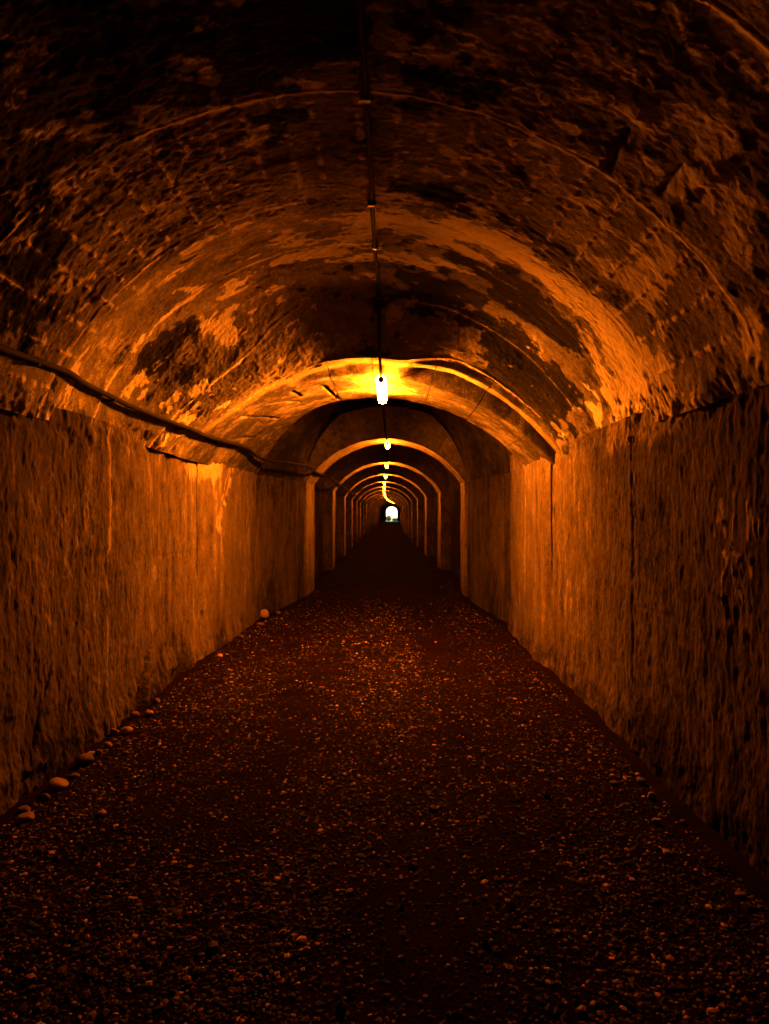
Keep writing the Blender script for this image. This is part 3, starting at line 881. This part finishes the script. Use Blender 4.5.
ADJ_L = ['brown cobble at the near end of the left wall foot, lowest in the picture', 'dim cobble tucked behind the nearest stone by the left wall',
         'upright dim cobble just below the widest stone by the left wall', 'widest flat brown cobble lying at the foot of the left wall',
         'low dark cobble just beyond the widest one by the left wall', 'big dark cobble starting the tight row by the left wall',
         'small pale cobble behind the big dark one by the left wall', 'small upright cobble in the middle of the tight left row',
         'pale upright cobble ending the tight row by the left wall', 'small dim cobble beside the end of the tight left row',
         'small pale cobble touching the left wall, paired with a larger one', 'larger pale cobble of the pair by the left wall',
         'dim cobble below the dark gash in the left wall', 'pale cobble on the gravel side of the gash in the left wall',
         'small dim cobble lying right in the mouth of the dark wall gash', 'lone pale cobble out on the gravel near the left corner',
         'flat dark cobble out on the gravel beside the tight row', 'lone pale pointed stone below the lit left wall',
         'small dark stone between the pointed stone and the far big block', 'far big pale block at the foot of the lit first pilaster',
         'flat dark stone in front of the far pale block', 'small dark stone just beyond the far pale block', 'farthest dark stone along the left wall']
ADJ_R = ['pale round cobble on the gravel near the right wall, brightest there', 'tiny pale stone touching the brightest cobble on the right',
         'brown cobble standing behind the brightest one on the right', 'flat dark cobble farthest along the right wall foot',
         'dim cobble closest in to the right wall foot', 'flat dim cobble out on the gravel to the right, farthest from the wall',
         'small pale stone just below the flat dim cobble on the right', 'dark flat cobble in the near right corner under the wall']
COBBLES = []
def cobble(i, u, vpx, wpx, hr, tone, label, group):
    x, d = ground_at(u, vpx)
    w = wpx * d / 700 * 0.5
    r = np.random.default_rng(1000 + i)
    v = ICO3.copy()
    # facet the pebble a little, then squash it
    for _ in range(7):
        n = r.normal(size=3); n /= np.linalg.norm(n)
        c = r.uniform(0.62, 0.92)
        t = v @ n
        v = v - np.outer(np.maximum(0, t - c) * 0.85, n)
    v = v * (1 + 0.05 * fbm(v[:, 0] * 3 + i, v[:, 1] * 3 + v[:, 2] * 2, 3, 5)[:, None])
    v = v * np.array([1.0, r.uniform(.75, 1.1), hr]) * w * 1.08
    a = r.uniform(-.5, .5)
    ca, sa = math.cos(a), math.sin(a)
    v = np.stack([v[:, 0] * ca - v[:, 1] * sa, v[:, 0] * sa + v[:, 1] * ca, v[:, 2]], -1)
    o = mesh_obj('cobble', v, FIC3, M_COBBLE if tone else M_COBBLE_DARK)
    z = float(floor_fn(np.array([x]), np.array([d]))[0])
    o.location = (x, d, z - v[:, 2].min() - 0.25 * w * hr)
    tag(o, label, 'stone', group)
    COBBLES.append((x, d, w * 1.1))
for i, (s, l) in enumerate(zip(STONES_L, ADJ_L)): cobble(i, *s, l, 'cobbles along the left wall foot')
for i, (s, l) in enumerate(zip(STONES_R, ADJ_R)): cobble(50 + i, *s, l, 'cobbles near the right wall foot')

# ------------------------------------------------------------------ gravel
def gravel():
    n = 50000
    # denser in the middle of the frame; sizes in metres
    d = 1.9 + 15.0 * rng.random(n * 2) ** 1.6
    x = XC + ax(d) + rng.uniform(-1, 1, n * 2) * (1.80 - 0.36 * smooth(9.4, 13.0, d))
    dens = 0.60 + 0.75 * fbm(x * 1.4, d * 0.45, 4, 950) + 0.15 * fbm(x * 6, d * 6, 3, 951)
    e = np.abs(x - XC)
    dens = dens * (1 - 0.97 * smooth(8.5, 15.5, d + 1.5 * fbm(x, d * .5, 3, 953)))
    dens = dens - 0.45 * bump(x, 0.55, 0.28) - 0.3 * bump(x, -0.75, 0.2) + 0.15 * smooth(1.0, 1.5, e)
    dens = dens * (1 - 0.6 * smooth(5.0, 9.0, d))
    for (cx, cy, cr) in COBBLES:
        dens = np.where((x - cx) ** 2 + (d - cy) ** 2 < (cr + 0.012) ** 2, -9, dens)
    keep = rng.random(n * 2) < (dens > -5) * np.clip(dens, 0.06 * (1 - smooth(9, 15, d)), 1)
    x, d = x[keep][:n], d[keep][:n]
    n = len(x)
    size = 0.0035 + 0.0034 * rng.lognormal(0, 0.55, n)
    size = np.minimum(size, 0.024)
    z = floor_fn(x, d)
    a = rng.uniform(0, 2 * math.pi, n)
    sc = np.stack([size * rng.uniform(.8, 1.4, n), size * rng.uniform(.7, 1.2, n), size * rng.uniform(.4, .85, n)], -1)
    base = ICO1
    jit = rng.normal(0, 0.13, (n, len(base), 3))
    v = (base[None] + jit) * sc[:, None, :]
    ca, sa = np.cos(a)[:, None], np.sin(a)[:, None]
    V = np.stack([v[..., 0] * ca - v[..., 1] * sa + x[:, None], v[..., 0] * sa + v[..., 1] * ca + d[:, None],
                  v[..., 2] + (z + sc[:, 2] * 0.35)[:, None]], -1)
    F = FIC1[None] + (np.arange(n) * len(base))[:, None, None]
    tone = 0.010 + 0.05 * rng.random(n) ** 2
    pale = rng.random(n) < 0.29
    tone[pale] = 0.06 + 0.6 * rng.random(pale.sum()) ** 1.8
    tone = tone * 0.85
    col = np.stack([tone, tone * 0.66, tone * 0.48, np.ones(n)], -1)
    col = np.repeat(col[:, None, :], len(base), 1)
    o = mesh_obj('gravel', V.reshape(-1, 3), F.reshape(-1, 3), M_GRAVEL, None, False, {'tone': ('FLOAT_COLOR', col)})
    tag(o, 'loose brown and pale gravel scattered over the tunnel floor', 'gravel', kind='stuff')
gravel()
